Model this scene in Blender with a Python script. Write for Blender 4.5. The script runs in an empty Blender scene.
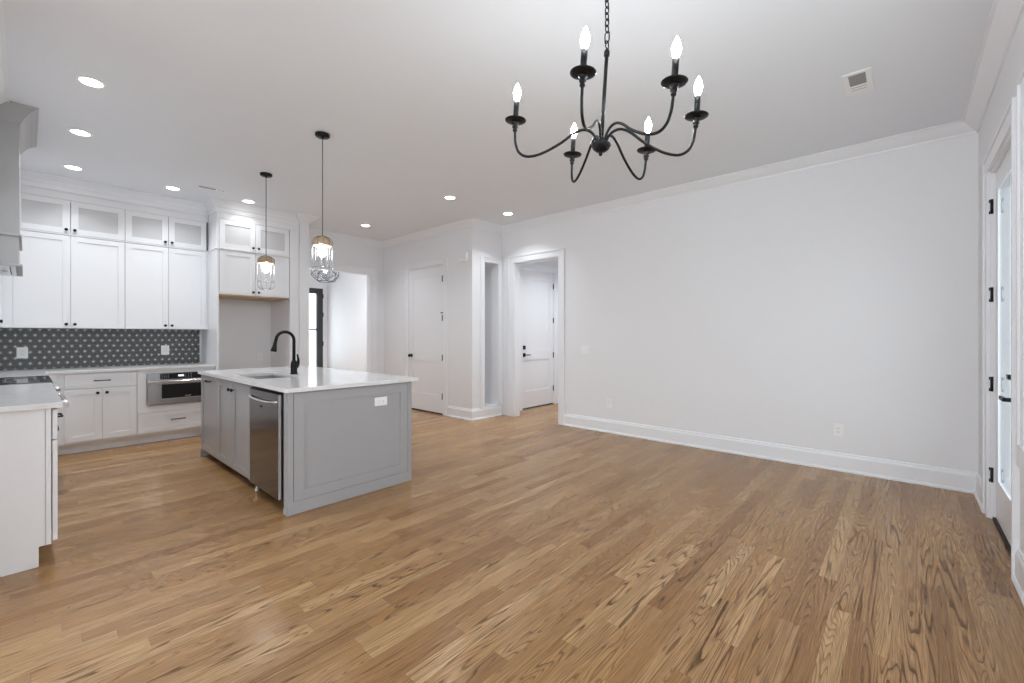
import bpy, bmesh, math, random
from mathutils import Vector, Matrix
random.seed(7)
S = bpy.context.scene
COL = S.collection
PI = math.pi

# ------------------------------------------------------------------ camera
CAM_A, CAM_F, CAM_HY, CAM_H = 0.7312, 436.59, 335.69, 1.2909
cd = bpy.data.cameras.new('camera')
cd.sensor_fit = 'HORIZONTAL'; cd.sensor_width = 36
cd.lens = 36 * CAM_F / 1024
cd.shift_y = (CAM_HY - 341.5) / 1024
cd.clip_start = 0.02
cam = bpy.data.objects.new('camera', cd); COL.objects.link(cam)
cam.location = (0, 0, CAM_H)
cam.rotation_euler = (PI / 2, 0, CAM_A - PI / 2)
S.camera = cam

# ------------------------------------------------------------------ light
S.view_settings.view_transform = 'Standard'
S.view_settings.look = 'None'
S.view_settings.gamma = 1
S.view_settings.use_curve_mapping = False
S.view_settings.exposure = 1.54
W = bpy.data.worlds.new('overcast_daylight'); S.world = W; W.use_nodes = True
wb = W.node_tree.nodes['Background']
wb.inputs[0].default_value = (0.88, 0.95, 1.0, 1); wb.inputs[1].default_value = 1.7
S.cycles.max_bounces = 14; S.cycles.diffuse_bounces = 8; S.cycles.glossy_bounces = 6
S.cycles.transmission_bounces = 8; S.cycles.transparent_max_bounces = 12
S.cycles.caustics_reflective = False; S.cycles.caustics_refractive = False
S.cycles.sample_clamp_indirect = 6
LIGHT_COL = (0.92, 0.965, 1.0)
CAN_W = 2.4        # watts of each recessed lamp
BULB_E = 62.0       # emission of the chandelier bulbs
CEIL = 3.05

# ------------------------------------------------------------------ materials
def mat(name, col, rough=.5, metal=0., spec=.5, coat=0., emit=None, estr=0., aniso=0.):
    m = bpy.data.materials.new(name); m.use_nodes = True
    b = m.node_tree.nodes['Principled BSDF']
    b.inputs['Base Color'].default_value = (*col, 1)
    b.inputs['Roughness'].default_value = rough
    b.inputs['Metallic'].default_value = metal
    b.inputs['Specular IOR Level'].default_value = spec
    b.inputs['Coat Weight'].default_value = coat
    b.inputs['Coat Roughness'].default_value = .08
    if emit:
        b.inputs['Emission Color'].default_value = (*emit, 1)
        b.inputs['Emission Strength'].default_value = estr
    return m

class N:
    """small node-graph helper"""
    def __init__(s, m):
        s.t = m.node_tree; s.b = s.t.nodes['Principled BSDF']
    def new(s, typ, **kw):
        n = s.t.nodes.new(typ)
        for k, v in kw.items(): setattr(n, k, v)
        return n
    def link(s, a, b): s.t.links.new(a, b)
    def put(s, sock, v):
        if hasattr(v, 'is_output') or isinstance(v, bpy.types.NodeSocket): s.link(v, sock)
        else: sock.default_value = v
    def math(s, op, a, b=None, c=None, clamp=False):
        n = s.new('ShaderNodeMath', operation=op); n.use_clamp = clamp
        s.put(n.inputs[0], a)
        if b is not None: s.put(n.inputs[1], b)
        if c is not None: s.put(n.inputs[2], c)
        return n.outputs[0]
    def xyz(s):
        tc = s.new('ShaderNodeTexCoord'); sp = s.new('ShaderNodeSeparateXYZ')
        s.link(tc.outputs['Object'], sp.inputs[0])
        return sp.outputs[0], sp.outputs[1], sp.outputs[2]
    def comb(s, x, y, z):
        n = s.new('ShaderNodeCombineXYZ')
        s.put(n.inputs[0], x); s.put(n.inputs[1], y); s.put(n.inputs[2], z)
        return n.outputs[0]
    def noise(s, vec, scale, detail=2., rough=.5, dist=0.):
        n = s.new('ShaderNodeTexNoise'); s.link(vec, n.inputs['Vector'])
        n.inputs['Scale'].default_value = scale; n.inputs['Detail'].default_value = detail
        n.inputs['Roughness'].default_value = rough; n.inputs['Distortion'].default_value = dist
        return n.outputs['Fac']
    def ramp(s, fac, stops):
        n = s.new('ShaderNodeValToRGB'); s.link(fac, n.inputs[0])
        e = n.color_ramp.elements
        while len(e) < len(stops): e.new(.5)
        for el, (p, c) in zip(e, stops):
            el.position = p; el.color = (*c, 1)
        return n.outputs[0]
    def mix(s, fac, a, b, blend='MIX'):
        n = s.new('ShaderNodeMix', data_type='RGBA', blend_type=blend)
        s.put(n.inputs[0], fac)
        for i, v in ((6, a), (7, b)):
            if isinstance(v, tuple): n.inputs[i].default_value = (*v, 1)
            else: s.link(v, n.inputs[i])
        return n.outputs[2]
    def bump(s, h, strength, dist=.002):
        n = s.new('ShaderNodeBump'); n.inputs['Strength'].default_value = strength
        n.inputs['Distance'].default_value = dist
        s.link(h, n.inputs['Height']); s.link(n.outputs[0], s.b.inputs['Normal'])

M = {}
def paint(name, col, rough, tex=.02):
    m = mat(name, col, rough, spec=.4); g = N(m)
    tc = g.new('ShaderNodeTexCoord')
    h = g.noise(tc.outputs['Object'], 260, 2)
    g.bump(h, tex, .001)
    return m
M['wall'] = paint('wall_paint', (.795, .803, .825), .55)
M['ceiling'] = paint('ceiling_paint', (.80, .83, .87), .7)
M['trim'] = paint('trim_paint', (.815, .83, .86), .3, .005)
M['cabinet'] = paint('cabinet_paint', (.805, .812, .832), .3, .006)
M['door'] = paint('door_paint', (.81, .82, .845), .33, .005)
M['island'] = paint('island_paint', (.372, .372, .384), .24, .004)
M['hood'] = paint('hood_paint', (.41, .41, .415), .4, .006)
M['toe'] = paint('toe_paint', (.80, .82, .85), .4, .006)
M['black'] = mat('black_metal', (.008, .008, .009), .40, .0, .22)
M['blackgloss'] = mat('black_glass', (.01, .01, .011), .05, 0, .6)
M['darkframe'] = mat('dark_door_paint', (.035, .036, .04), .4)
M['steel'] = mat('brushed_steel', (.55, .55, .56), .24, 1.)
M['sinksteel'] = mat('satin_steel', (.33, .33, .335), .38, 1.)
M['steeldark'] = mat('dark_steel', (.20, .20, .21), .16, 1.)
M['chrome'] = mat('polished_steel', (.75, .75, .77), .12, 1.)
M['plate'] = mat('white_plastic', (.86, .86, .86), .35)
M['slot'] = mat('dark_slot', (.03, .03, .03), .6)
M['grey'] = mat('grey_louvre', (.30, .30, .305), .6)
M['wood'] = mat('pale_wood', (.52, .36, .21), .5)
M['wire'] = mat('wire_metal', (.045, .05, .06), .35, .6)
M['silver'] = mat('silver_wire', (.30, .31, .33), .25, .9)
M['cord'] = mat('grey_cord', (.13, .13, .135), .6)
M['frosted'] = mat('frosted_glass', (.62, .62, .63), .12, 0, .5)
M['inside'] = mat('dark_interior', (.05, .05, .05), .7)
M['floorgap'] = mat('dark_threshold_shade', (.02, .017, .015), .6)
M['lens'] = mat('lamp_lens', (1, 1, 1), .4, emit=(1, .98, .96), estr=6.)
M['bulb'] = mat('candle_bulb', (1, 1, 1), .3, emit=LIGHT_COL, estr=BULB_E)
M['pendbulb'] = mat('pendant_bulb', (1, 1, 1), .3, emit=LIGHT_COL, estr=50.)
M['foyerbulb'] = mat('foyer_bulb', (1, 1, 1), .3, emit=LIGHT_COL, estr=60.)
M['display'] = mat('lit_display', (.6, .6, .6), .3, emit=(.9, .95, 1), estr=.3)
M['letter'] = mat('pale_lettering', (.6, .6, .6), .4)
M['grass'] = mat('pale_ground', (.55, .56, .54), .9)

def glass(name, tint=(1, 1, 1), rough=.0, refl=1.):
    m = bpy.data.materials.new(name); m.use_nodes = True
    t = m.node_tree; t.nodes.remove(t.nodes['Principled BSDF'])
    out = t.nodes['Material Output']
    tr = t.nodes.new('ShaderNodeBsdfTransparent'); tr.inputs[0].default_value = (*tint, 1)
    gl = t.nodes.new('ShaderNodeBsdfGlossy'); gl.inputs['Roughness'].default_value = rough
    lw = t.nodes.new('ShaderNodeLayerWeight'); lw.inputs[0].default_value = .5
    pw = t.nodes.new('ShaderNodeMath'); pw.operation = 'POWER'; t.links.new(lw.outputs['Facing'], pw.inputs[0]); pw.inputs[1].default_value = 5
    fr = t.nodes.new('ShaderNodeMath'); fr.operation = 'MULTIPLY_ADD'; t.links.new(pw.outputs[0], fr.inputs[0])
    fr.inputs[1].default_value = .6; fr.inputs[2].default_value = .035
    mx = t.nodes.new('ShaderNodeMixShader')
    t.links.new(fr.outputs[0], mx.inputs[0]); t.links.new(tr.outputs[0], mx.inputs[1])
    t.links.new(gl.outputs[0], mx.inputs[2]); t.links.new(mx.outputs[0], out.inputs[0])
    return m
M['glass'] = glass('window_glass', (.95, .96, .96))
M['doorglass'] = glass('daylight_dimming_glass', (.74, .75, .755))  # tint added to dim the daylight coming through the door

# oak strip floor: boards run along X
def oak():
    m = mat('oak_boards', (.4, .25, .14), .34, spec=.18); g = N(m)
    x, y, z = g.xyz(); w = .0826
    yr = g.math('DIVIDE', y, w); row = g.math('FLOOR', yr); fy = g.math('FRACT', yr)
    def wn(vec_x, vec_y, vec_z):
        n = g.new('ShaderNodeTexWhiteNoise', noise_dimensions='3D')
        g.link(g.comb(vec_x, vec_y, vec_z), n.inputs['Vector'])
        return n
    r1 = wn(row, 3.3, 1.7)
    sp = g.new('ShaderNodeSeparateColor'); g.link(r1.outputs['Color'], sp.inputs[0])
    L = g.math('MULTIPLY_ADD', sp.outputs[0], .75, .55)
    xo = g.math('MULTIPLY_ADD', sp.outputs[1], 9., x)
    xr = g.math('DIVIDE', xo, L); col = g.math('FLOOR', xr); fx = g.math('FRACT', xr)
    r2 = wn(row, col, 5.1)
    s2 = g.new('ShaderNodeSeparateColor'); g.link(r2.outputs['Color'], s2.inputs[0])
    A, B, C = s2.outputs[0], s2.outputs[1], s2.outputs[2]
    r3 = wn(col, row, 9.4)
    s3 = g.new('ShaderNodeSeparateColor'); g.link(r3.outputs['Color'], s3.inputs[0])
    base = g.ramp(A, [(0., (.325, .160, .058)), (.2, (.405, .218, .084)), (.45, (.475, .268, .111)),
                      (.62, (.44, .252, .114)), (.8, (.53, .315, .138)), (1., (.60, .38, .185))])
    # growth rings: contour lines of a noise stretched along the board
    gx = g.math('MULTIPLY_ADD', B, 60., x); gy = g.math('MULTIPLY_ADD', C, 40., y)
    stretch = g.math('MULTIPLY_ADD', s3.outputs[0], .8, .16)
    v1 = g.comb(g.math('MULTIPLY', gx, stretch), g.math('MULTIPLY', gy, 9.), g.math('MULTIPLY', C, 30.))
    n1 = g.noise(v1, 1.25, 1.4, .4, .15)
    v2 = g.comb(g.math('MULTIPLY', gx, 9.), g.math('MULTIPLY', gy, 60.), A)
    n2 = g.noise(v2, 1., 2.)
    freq = g.math('MULTIPLY_ADD', s3.outputs[1], 12., 20.)
    ph = g.math('ADD', g.math('MULTIPLY', n1, freq), g.math('MULTIPLY', n2, .45))
    ph = g.math('ADD', ph, g.math('MULTIPLY', fy, g.math('MULTIPLY_ADD', s3.outputs[0], 5., 1.5)))
    fr = g.math('FRACT', ph)
    ring = g.ramp(fr, [(0., (1, 1, 1)), (.12, (.85, .85, .85)), (.30, (.2, .2, .2)), (.55, (0, 0, 0)), (.90, (.12, .12, .12)), (1., (1, 1, 1))])
    ringv = g.new('ShaderNodeRGBToBW'); g.link(ring, ringv.inputs[0])
    # pores: fine streaks
    v3 = g.comb(g.math('MULTIPLY', gx, 5.), g.math('MULTIPLY', gy, 165.), 0.)
    n3 = g.noise(v3, 1., 3., .6)
    pores = g.ramp(n3, [(.42, (0, 0, 0)), (.72, (1, 1, 1))])
    poresv = g.new('ShaderNodeRGBToBW'); g.link(pores, poresv.inputs[0])
    amt = g.math('MULTIPLY_ADD', s3.outputs[2], .32, .62)
    c1 = g.mix(g.math('MULTIPLY', ringv.outputs[0], amt), base, (.036, .014, .004))
    c2 = g.mix(g.math('MULTIPLY', poresv.outputs[0], .62), c1, (.085, .036, .013))
    v4 = g.comb(g.math('MULTIPLY', gx, 1.3), g.math('MULTIPLY', gy, 12.), B)
    n4 = g.noise(v4, 1., 2.)
    c3 = g.mix(g.math('MULTIPLY', n4, .28), c2, (.52, .31, .155))
    # joints
    ey = g.math('MINIMUM', fy, g.math('SUBTRACT', 1., fy))
    ex = g.math('MULTIPLY', g.math('MINIMUM', fx, g.math('SUBTRACT', 1., fx)), g.math('DIVIDE', L, w))
    e = g.math('MINIMUM', ey, ex)
    gap = g.math('SUBTRACT', 1., g.math('DIVIDE', e, .011), clamp=True)
    c4 = g.mix(g.math('MULTIPLY', gap, .55), c3, (.06, .032, .018))
    g.link(c4, g.b.inputs['Base Color'])
    rg = g.math('MULTIPLY_ADD', ringv.outputs[0], .12, .23)
    g.link(rg, g.b.inputs['Roughness'])
    sl = g.math('MULTIPLY_ADD', ringv.outputs[0], -.30, .40)
    g.link(sl, g.b.inputs['Specular IOR Level'])
    hgt = g.math('SUBTRACT', g.math('MULTIPLY', ringv.outputs[0], -.3), gap)
    g.bump(hgt, .12, .001)
    return m
M['oak'] = oak()

def quartz():
    m = mat('white_quartz', (.72, .72, .725), .12, spec=.5); g = N(m)
    tc = g.new('ShaderNodeTexCoord')
    n = g.noise(tc.outputs['Object'], 2.2, 5., .6, 1.2)
    v = g.math('ABSOLUTE', g.math('SUBTRACT', n, .5))
    c = g.ramp(v, [(0., (.73, .73, .737)), (.03, (.785, .785, .79)), (.3, (.80, .80, .805))])
    n2 = g.noise(tc.outputs['Object'], 160, 2.)
    c2 = g.mix(g.math('MULTIPLY', n2, .12), c, (.62, .62, .63))
    g.link(c2, g.b.inputs['Base Color'])
    return m
M['quartz'] = quartz()

# star mosaic: lines radiating every 30 degrees from a triangular lattice of points
def mosaic():
    m = mat('star_mosaic', (.1, .1, .1), .3, spec=.3); g = N(m)
    x, y, z = g.xyz(); s = .0735; hgt = s * math.sqrt(3)
    def cell(dx, dz):
        u = g.math('SUBTRACT', g.math('FLOORED_MODULO', g.math('ADD', x, dx + s / 2), s), s / 2)
        v = g.math('SUBTRACT', g.math('FLOORED_MODULO', g.math('ADD', z, dz + hgt / 2), hgt), hgt / 2)
        d = g.math('SQRT', g.math('ADD', g.math('MULTIPLY', u, u), g.math('MULTIPLY', v, v)))
        return u, v, d
    u1, v1, d1 = cell(0., 0.); u2, v2, d2 = cell(s / 2, hgt / 2)
    k = g.math('LESS_THAN', d1, d2)
    def pick(a, b): return g.math('ADD', g.math('MULTIPLY', a, k), g.math('MULTIPLY', b, g.math('SUBTRACT', 1., k)))
    u, v, d = pick(u1, u2), pick(v1, v2), pick(d1, d2)
    ang = g.math('ARCTAN2', v, u)
    a = g.math('SUBTRACT', g.math('FLOORED_MODULO', g.math('ADD', ang, PI / 12), PI / 6), PI / 12)
    dist = g.math('MULTIPLY', d, g.math('ABSOLUTE', g.math('SINE', a)))
    line = g.math('SUBTRACT', 1., g.math('DIVIDE', dist, .0017), clamp=True)
    dot = g.math('SUBTRACT', 1.5, g.math('DIVIDE', d, .0070), clamp=True)
    f = g.math('MAXIMUM', g.math('MULTIPLY', line, .95), dot)
    c = g.mix(f, (.008, .008, .009), (.80, .80, .80))
    g.link(c, g.b.inputs['Base Color'])
    return m
M['mosaic'] = mosaic()

# ------------------------------------------------------------------ mesh helpers
ROOTLOC = {}
class MB:
    def __init__(s): s.bm = bmesh.new()
    def box(s, x0, x1, y0, y1, z0, z1):
        if x0 > x1: x0, x1 = x1, x0
        if y0 > y1: y0, y1 = y1, y0
        if z0 > z1: z0, z1 = z1, z0
        v = [s.bm.verts.new(p) for p in ((x0, y0, z0), (x1, y0, z0), (x1, y1, z0), (x0, y1, z0),
                                         (x0, y0, z1), (x1, y0, z1), (x1, y1, z1), (x0, y1, z1))]
        for f in ((0, 3, 2, 1), (4, 5, 6, 7), (0, 1, 5, 4), (1, 2, 6, 5), (2, 3, 7, 6), (3, 0, 4, 7)):
            s.bm.faces.new([v[i] for i in f])
        return s
    def tube(s, pts, r, seg=10, cap=True, closed=False):
        pts = [Vector(p) for p in pts]; n = len(pts)
        rs = r if isinstance(r, (list, tuple)) else [r] * n
        rings = []; prev = None
        for i, p in enumerate(pts):
            if closed: t = pts[(i + 1) % n] - pts[i - 1]
            else: t = pts[min(i + 1, n - 1)] - pts[max(i - 1, 0)]
            t.normalize()
            if prev is None:
                a = Vector((0, 0, 1)) if abs(t.z) < .9 else Vector((1, 0, 0))
            else: a = prev
            e1 = (a - t * a.dot(t)).normalized(); prev = e1; e2 = t.cross(e1)
            rings.append([s.bm.verts.new(p + (e1 * math.cos(q) + e2 * math.sin(q)) * rs[i])
                          for q in [2 * PI * k / seg for k in range(seg)]])
        m = n if closed else n - 1
        for i in range(m):
            a, b = rings[i], rings[(i + 1) % n]
            for k in range(seg):
                f = s.bm.faces.new((a[k], a[(k + 1) % seg], b[(k + 1) % seg], b[k])); f.smooth = True
        if cap and not closed:
            s.bm.faces.new(rings[0][::-1]); s.bm.faces.new(rings[-1])
        return s
    def lathe(s, prof, c=(0, 0, 0), axis=(0, 0, 1), seg=24, smooth=True):
        c = Vector(c); ax = Vector(axis).normalized()
        a = Vector((1, 0, 0)) if abs(ax.x) < .9 else Vector((0, 1, 0))
        e1 = (a - ax * a.dot(ax)).normalized(); e2 = ax.cross(e1)
        rings = []
        for r, h in prof:
            if r < 1e-6: rings.append([s.bm.verts.new(c + ax * h)])
            else: rings.append([s.bm.verts.new(c + ax * h + (e1 * math.cos(q) + e2 * math.sin(q)) * r)
                                for q in [2 * PI * k / seg for k in range(seg)]])
        for a, b in zip(rings, rings[1:]):
            for k in range(seg):
                k2 = (k + 1) % seg
                if len(a) == 1 and len(b) == 1: continue
                if len(a) == 1: f = s.bm.faces.new((a[0], b[k2], b[k]))
                elif len(b) == 1: f = s.bm.faces.new((a[k], a[k2], b[0]))
                else: f = s.bm.faces.new((a[k], a[k2], b[k2], b[k]))
                f.smooth = smooth
        for rg, fl in ((rings[0], True), (rings[-1], False)):
            if len(rg) > 1: s.bm.faces.new(rg[::-1] if fl else rg)
        return s
    def sweep(s, path, prof, pre=None, post=None):
        """extrude a profile of (offset to the left of travel, z) along a 2-D path, mitred"""
        P = [Vector(p) for p in path]
        D = [(b - a).normalized() for a, b in zip(P, P[1:])]
        d0 = Vector(pre) if pre else D[0]; d1 = Vector(post) if post else D[-1]
        DD = [d0] + D + [d1]
        rings = []
        for i, p in enumerate(P):
            n0 = Vector((-DD[i].y, DD[i].x)); n1 = Vector((-DD[i + 1].y, DD[i + 1].x))
            mvec = (n0 + n1) / max(1e-6, 1 + n0.dot(n1))
            rings.append([s.bm.verts.new((p.x + mvec.x * o, p.y + mvec.y * o, z)) for o, z in prof])
        k = len(prof)
        for a, b in zip(rings, rings[1:]):
            for j in range(k):
                s.bm.faces.new((a[j], b[j], b[(j + 1) % k], a[(j + 1) % k]))
        s.bm.faces.new(rings[0]); s.bm.faces.new(rings[-1][::-1])
        return s
    def build(s, name, m, parent=None, bevel=0., origin=None):
        bm = s.bm
        bmesh.ops.recalc_face_normals(bm, faces=bm.faces)
        if origin is None:
            if parent is not None: origin = ROOTLOC[parent.name]
            else:
                xs = [v.co for v in bm.verts]
                origin = Vector((sum(v.x for v in xs) / len(xs), sum(v.y for v in xs) / len(xs), min(v.z for v in xs)))
        origin = Vector(origin)
        bmesh.ops.translate(bm, verts=bm.verts, vec=-origin)
        me = bpy.data.meshes.new(name); bm.to_mesh(me); bm.free()
        me.materials.append(M[m] if isinstance(m, str) else m)
        o = bpy.data.objects.new(name, me); COL.objects.link(o)
        if parent is not None: o.parent = parent; ROOTLOC[o.name] = origin
        else: o.location = origin; ROOTLOC[o.name] = origin
        if bevel:
            b = o.modifiers.new('edge', 'BEVEL'); b.width = bevel; b.segments = 2; b.limit_method = 'ANGLE'
            b.angle_limit = math.radians(50)
        return o

class Face:
    """box builder on a vertical plane: u along the plane, n outward, w up"""
    def __init__(s, axis, plane, sign): s.a, s.p, s.s = axis, plane, sign
    def box(s, mb, u0, u1, n0, n1, w0, w1):
        a, b = s.p + s.s * n0, s.p + s.s * n1
        if s.a == 'Y': mb.box(u0, u1, a, b, w0, w1)
        else: mb.box(a, b, u0, u1, w0, w1)
    def pt(s, u, n, w):
        a = s.p + s.s * n
        return (u, a, w) if s.a == 'Y' else (a, u, w)
    def normal(s):
        return (0, s.s, 0) if s.a == 'Y' else (s.s, 0, 0)

def tag(o, label=None, cat=None, group=None, kind=None):
    if label: o['label'] = label
    if cat: o['category'] = cat
    if group: o['group'] = group
    if kind: o['kind'] = kind
    return o
def thing(name, loc, label=None, cat=None, group=None, kind=None):
    o = bpy.data.objects.new(name, None); COL.objects.link(o); o.location = loc
    o.empty_display_size = .1
    ROOTLOC[o.name] = Vector(loc)
    return tag(o, label, cat, group, kind)
def struct(name, mb, m, bevel=0.):
    return tag(mb.build(name, m, bevel=bevel), kind='structure')
def copy_tree(o, parent=None):
    c = o.copy(); COL.objects.link(c)
    if parent is not None: c.parent = parent
    if o.name in ROOTLOC: ROOTLOC[c.name] = ROOTLOC[o.name].copy()
    for ch in list(o.children): copy_tree(ch, c)
    return c

def shaker(fc, u0, u1, w0, w1, t=.02, rail=.058, rec=.009, mb=None, n0=0.):
    mb = mb or MB()
    fc.box(mb, u0, u0 + rail, n0, n0 + t, w0, w1); fc.box(mb, u1 - rail, u1, n0, n0 + t, w0, w1)
    fc.box(mb, u0 + rail, u1 - rail, n0, n0 + t, w0, w0 + rail); fc.box(mb, u0 + rail, u1 - rail, n0, n0 + t, w1 - rail, w1)
    fc.box(mb, u0 + rail, u1 - rail, n0, n0 + t - rec, w0 + rail, w1 - rail)
    return mb
def knob(fc, u, w, n, parent, m='black', name='knob'):
    mb = MB()
    mb.lathe([(.006, 0), (.006, .012), (.012, .016), (.0155, .021), (.0155, .026), (.012, .030), (0, .031)],
             fc.pt(u, n, w), fc.normal(), 16)
    return mb.build(name, m, parent)
def pull(fc, u0, u1, w, n, parent, m='black', r=.0055):
    mb = MB()
    for u in (u0 + .012, u1 - .012):
        mb.tube([fc.pt(u, n, w), fc.pt(u, n + .03, w)], r * 1.1, 10)
    mb.tube([fc.pt(u0, n + .03, w), fc.pt(u1, n + .03, w)], r, 10)
    return mb.build('pull', m, parent)
def catmull(P, n=6):
    P = [Vector(p) for p in P]; out = []
    Q = [P[0] * 2 - P[1]] + P + [P[-1] * 2 - P[-2]]
    for i in range(1, len(Q) - 2):
        for k in range(n):
            t = k / n; a, b, c, d = Q[i - 1], Q[i], Q[i + 1], Q[i + 2]
            out.append(.5 * ((2 * b) + (c - a) * t + (2 * a - 5 * b + 4 * c - d) * t * t + (3 * b - a - 3 * c + d) * t ** 3))
    out.append(P[-1]); return out

# ------------------------------------------------------------------ room shell
XA, YR, XC, YN, YB, XL = 5.20, -.455, 4.543, 4.89, 7.33, -.50
YH = 4.93                              # left wall of the small hall
struct('floor', MB().box(-4.2, 7.2, -.6, 10.7, -.08, 0), 'oak').location.z = -.08
# (floor origin sits at its base so the boards keep world-aligned coordinates in X and Y)
struct('ceiling', MB().box(-4.2, 7.2, -.62, 10.7, CEIL, CEIL + .1), 'ceiling')
DW0, DW1, DH = 3.745, 4.625, 2.45      # cased opening in the long wall
w = MB()
w.box(XA, XA + .13, YR - .13, DW0, 0, CEIL); w.box(XA, XA + .13, DW1, YH, 0, CEIL); w.box(XA, XA + .13, DW0, DW1, DH, CEIL)
struct('wall_right', w, 'wall')
D3A, D3B, D3H = 3.60, 4.56, 2.45       # glazed door
W0, W1, WZ0, WZ1 = 2.25, 3.262, .74, 2.47
w = MB()
w.box(D3B, XA, YR - .13, YR, 0, CEIL); w.box(W1, D3A, YR - .13, YR, 0, CEIL); w.box(D3A, D3B, YR - .13, YR, D3H, CEIL)
for a, b in ((W0, W1), (-.2, .9)):  # second opening is unseen, added to let in daylight from behind the camera
    w.box(a, b, YR - .13, YR, 0, WZ0); w.box(a, b, YR - .13, YR, WZ1, CEIL)
for a, b in ((.9, W0), (-4.2, -.2)): w.box(a, b, YR - .13, YR, 0, CEIL)
struct('wall_near', w, 'wall')
# niche wall with its recess
NX0, NX1, NZ0, NZ1, NYB = 4.795, 5.105, .15, 2.45, 5.42
w = MB()
w.box(XC, NX0, YN, YN + .6, 0, CEIL); w.box(NX1, XA, YN, YN + .6, 0, CEIL)
w.box(NX0, NX1, YN, YN + .6, 0, NZ0); w.box(NX0, NX1, YN, YN + .6, NZ1, CEIL); w.box(NX0, NX1, NYB, YN + .6, NZ0, NZ1)
struct('wall_niche', w, 'wall')
# closet wall
C0, C1, CH = 5.57, 6.53, 2.46
w = MB()
w.box(XC, XC + .13, YN + .6, C0, 0, CEIL); w.box(XC, XC + .13, C1, YB, 0, CEIL); w.box(XC, XC + .13, C0, C1, CH, CEIL)
struct('wall_closet', w, 'wall')
struct('wall_closet_back', MB().box(XC + .13, XA + .13, YN + .6, YB, 0, .02).box(XA, XA + .13, YN + .6, YB, 0, CEIL), 'inside')
# back wall with the opening to the foyer
O0, O1, OH = 2.95, 4.27, 2.43
w = MB()
w.box(XL, O0, YB, YB + .13, 0, CEIL); w.box(O1, XC + .13, YB, YB + .13, 0, CEIL); w.box(O0, O1, YB, YB + .13, OH, CEIL)
struct('wall_back', w, 'wall')
struct('wall_wing', MB().box(2.68, 2.81, 6.56, YB, 0, CEIL), 'wall')
struct('wall_left', MB().box(XL - .13, XL, 3.1, YB + .13, 0, CEIL), 'wall')
struct('wall_living', MB().box(-4.2, XL - .13, 3.1, 3.23, 0, CEIL), 'wall')
# foyer
FX1, FYB = 4.93, 10.5
struct('wall_foyer_right', MB().box(FX1, FX1 + .13, YB + .13, FYB + .13, 0, CEIL), 'wall')
struct('wall_foyer_left', MB().box(1.9, 2.03, YB + .13, FYB + .13, 0, CEIL), 'wall')
F0, F1, FH = 3.85, 4.83, 2.43
w = MB()
w.box(2.03, F0, FYB, FYB + .13, 0, CEIL); w.box(F1, FX1, FYB, FYB + .13, 0, CEIL); w.box(F0, F1, FYB, FYB + .13, FH, CEIL)
struct('wall_foyer_back', w, 'wall')
# small hall behind the long wall
H0, H1, HH = 5.75, 6.70, 2.48
w = MB()
w.box(XA + .13, H0, YH, YH + .13, 0, CEIL); w.box(H1, 7.0, YH, YH + .13, 0, CEIL); w.box(H0, H1, YH, YH + .13, HH, CEIL)
struct('wall_hall_left', w, 'wall')
struct('wall_hall_end', MB().box(7.0, 7.13, 2.9, YH + .13, 0, CEIL), 'wall')
struct('wall_hall_right', MB().box(XA + .13, 7.0, 2.9, 3.03, 0, CEIL), 'wall')
tag(MB().box(-30, 30, -30, -.62, -.5, -.4).build('lawn', 'grass'), 'pale open ground outside the glazed door', 'ground', kind='stuff')

# crown mouldings
CROWN = [(0, CEIL - .10), (.012, CEIL - .10), (.016, CEIL - .085), (.030, CEIL - .075), (.055, CEIL - .052),
         (.078, CEIL - .026), (.088, CEIL - .014), (.105, CEIL - .012), (.105, CEIL), (0, CEIL)]
def crown(name, path, **k): return struct(name, MB().sweep(path, CROWN, **k), 'trim')
crown('trim_1', [(-4.2, YR), (XA, YR)], post=(0, 1))
crown('trim_2', [(XA, YR), (XA, YN)], pre=(1, 0), post=(-1, 0))
crown('trim_3', [(XA, YN), (XC, YN)], pre=(0, 1), post=(0, 1))
crown('trim_4', [(XC, YN), (XC, YB)], pre=(-1, 0), post=(-1, 0))
crown('trim_5', [(XC, YB), (2.81, YB)], pre=(0, 1), post=(0, -1))
crown('trim_6', [(2.81, YB), (2.81, 6.56), (2.68, 6.56), (2.68, 6.60)], pre=(-1, 0), post=(-1, 0))

# baseboards
BASE = [(0, 0), (.030, 0), (.030, .012), (.024, .022), (.018, .026), (.018, .135), (.014, .147), (.010, .152), (.008, .168), (0, .172)]
def base(name, path, **k): return struct(name, MB().sweep(path, BASE, **k), 'trim')
CW = .105
base('baseboard_near', [(D3B + CW, YR), (XA, YR)], post=(0, 1))
base('baseboard_near_window', [(-4.0, YR), (D3A - CW, YR)])
base('baseboard_right', [(XA, YR), (XA, DW0 - CW)], pre=(1, 0))
base('baseboard_niche', [(XA - .022, YN), (XC, YN)], post=(0, 1))
base('baseboard_closet', [(XC, YN), (XC, C0 - CW)], pre=(-1, 0))
base('baseboard_closet_far', [(XC, C1 + CW), (XC, YB)], post=(-1, 0))
base('baseboard_wing', [(2.81, YB), (2.81, 6.56), (2.68, 6.56)])
base('baseboard_hall', [(H0 - CW, YH), (XA + .13, YH)])
base('baseboard_hall_end', [(7.0, 3.03), (7.0, YH), (H1 + CW, YH)])
base('baseboard_foyer', [(FX1, YB + .13), (FX1, FYB)])
base('baseboard_hall_jamb', [(XA + .13, 3.03), (7.0, 3.03)])

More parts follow.
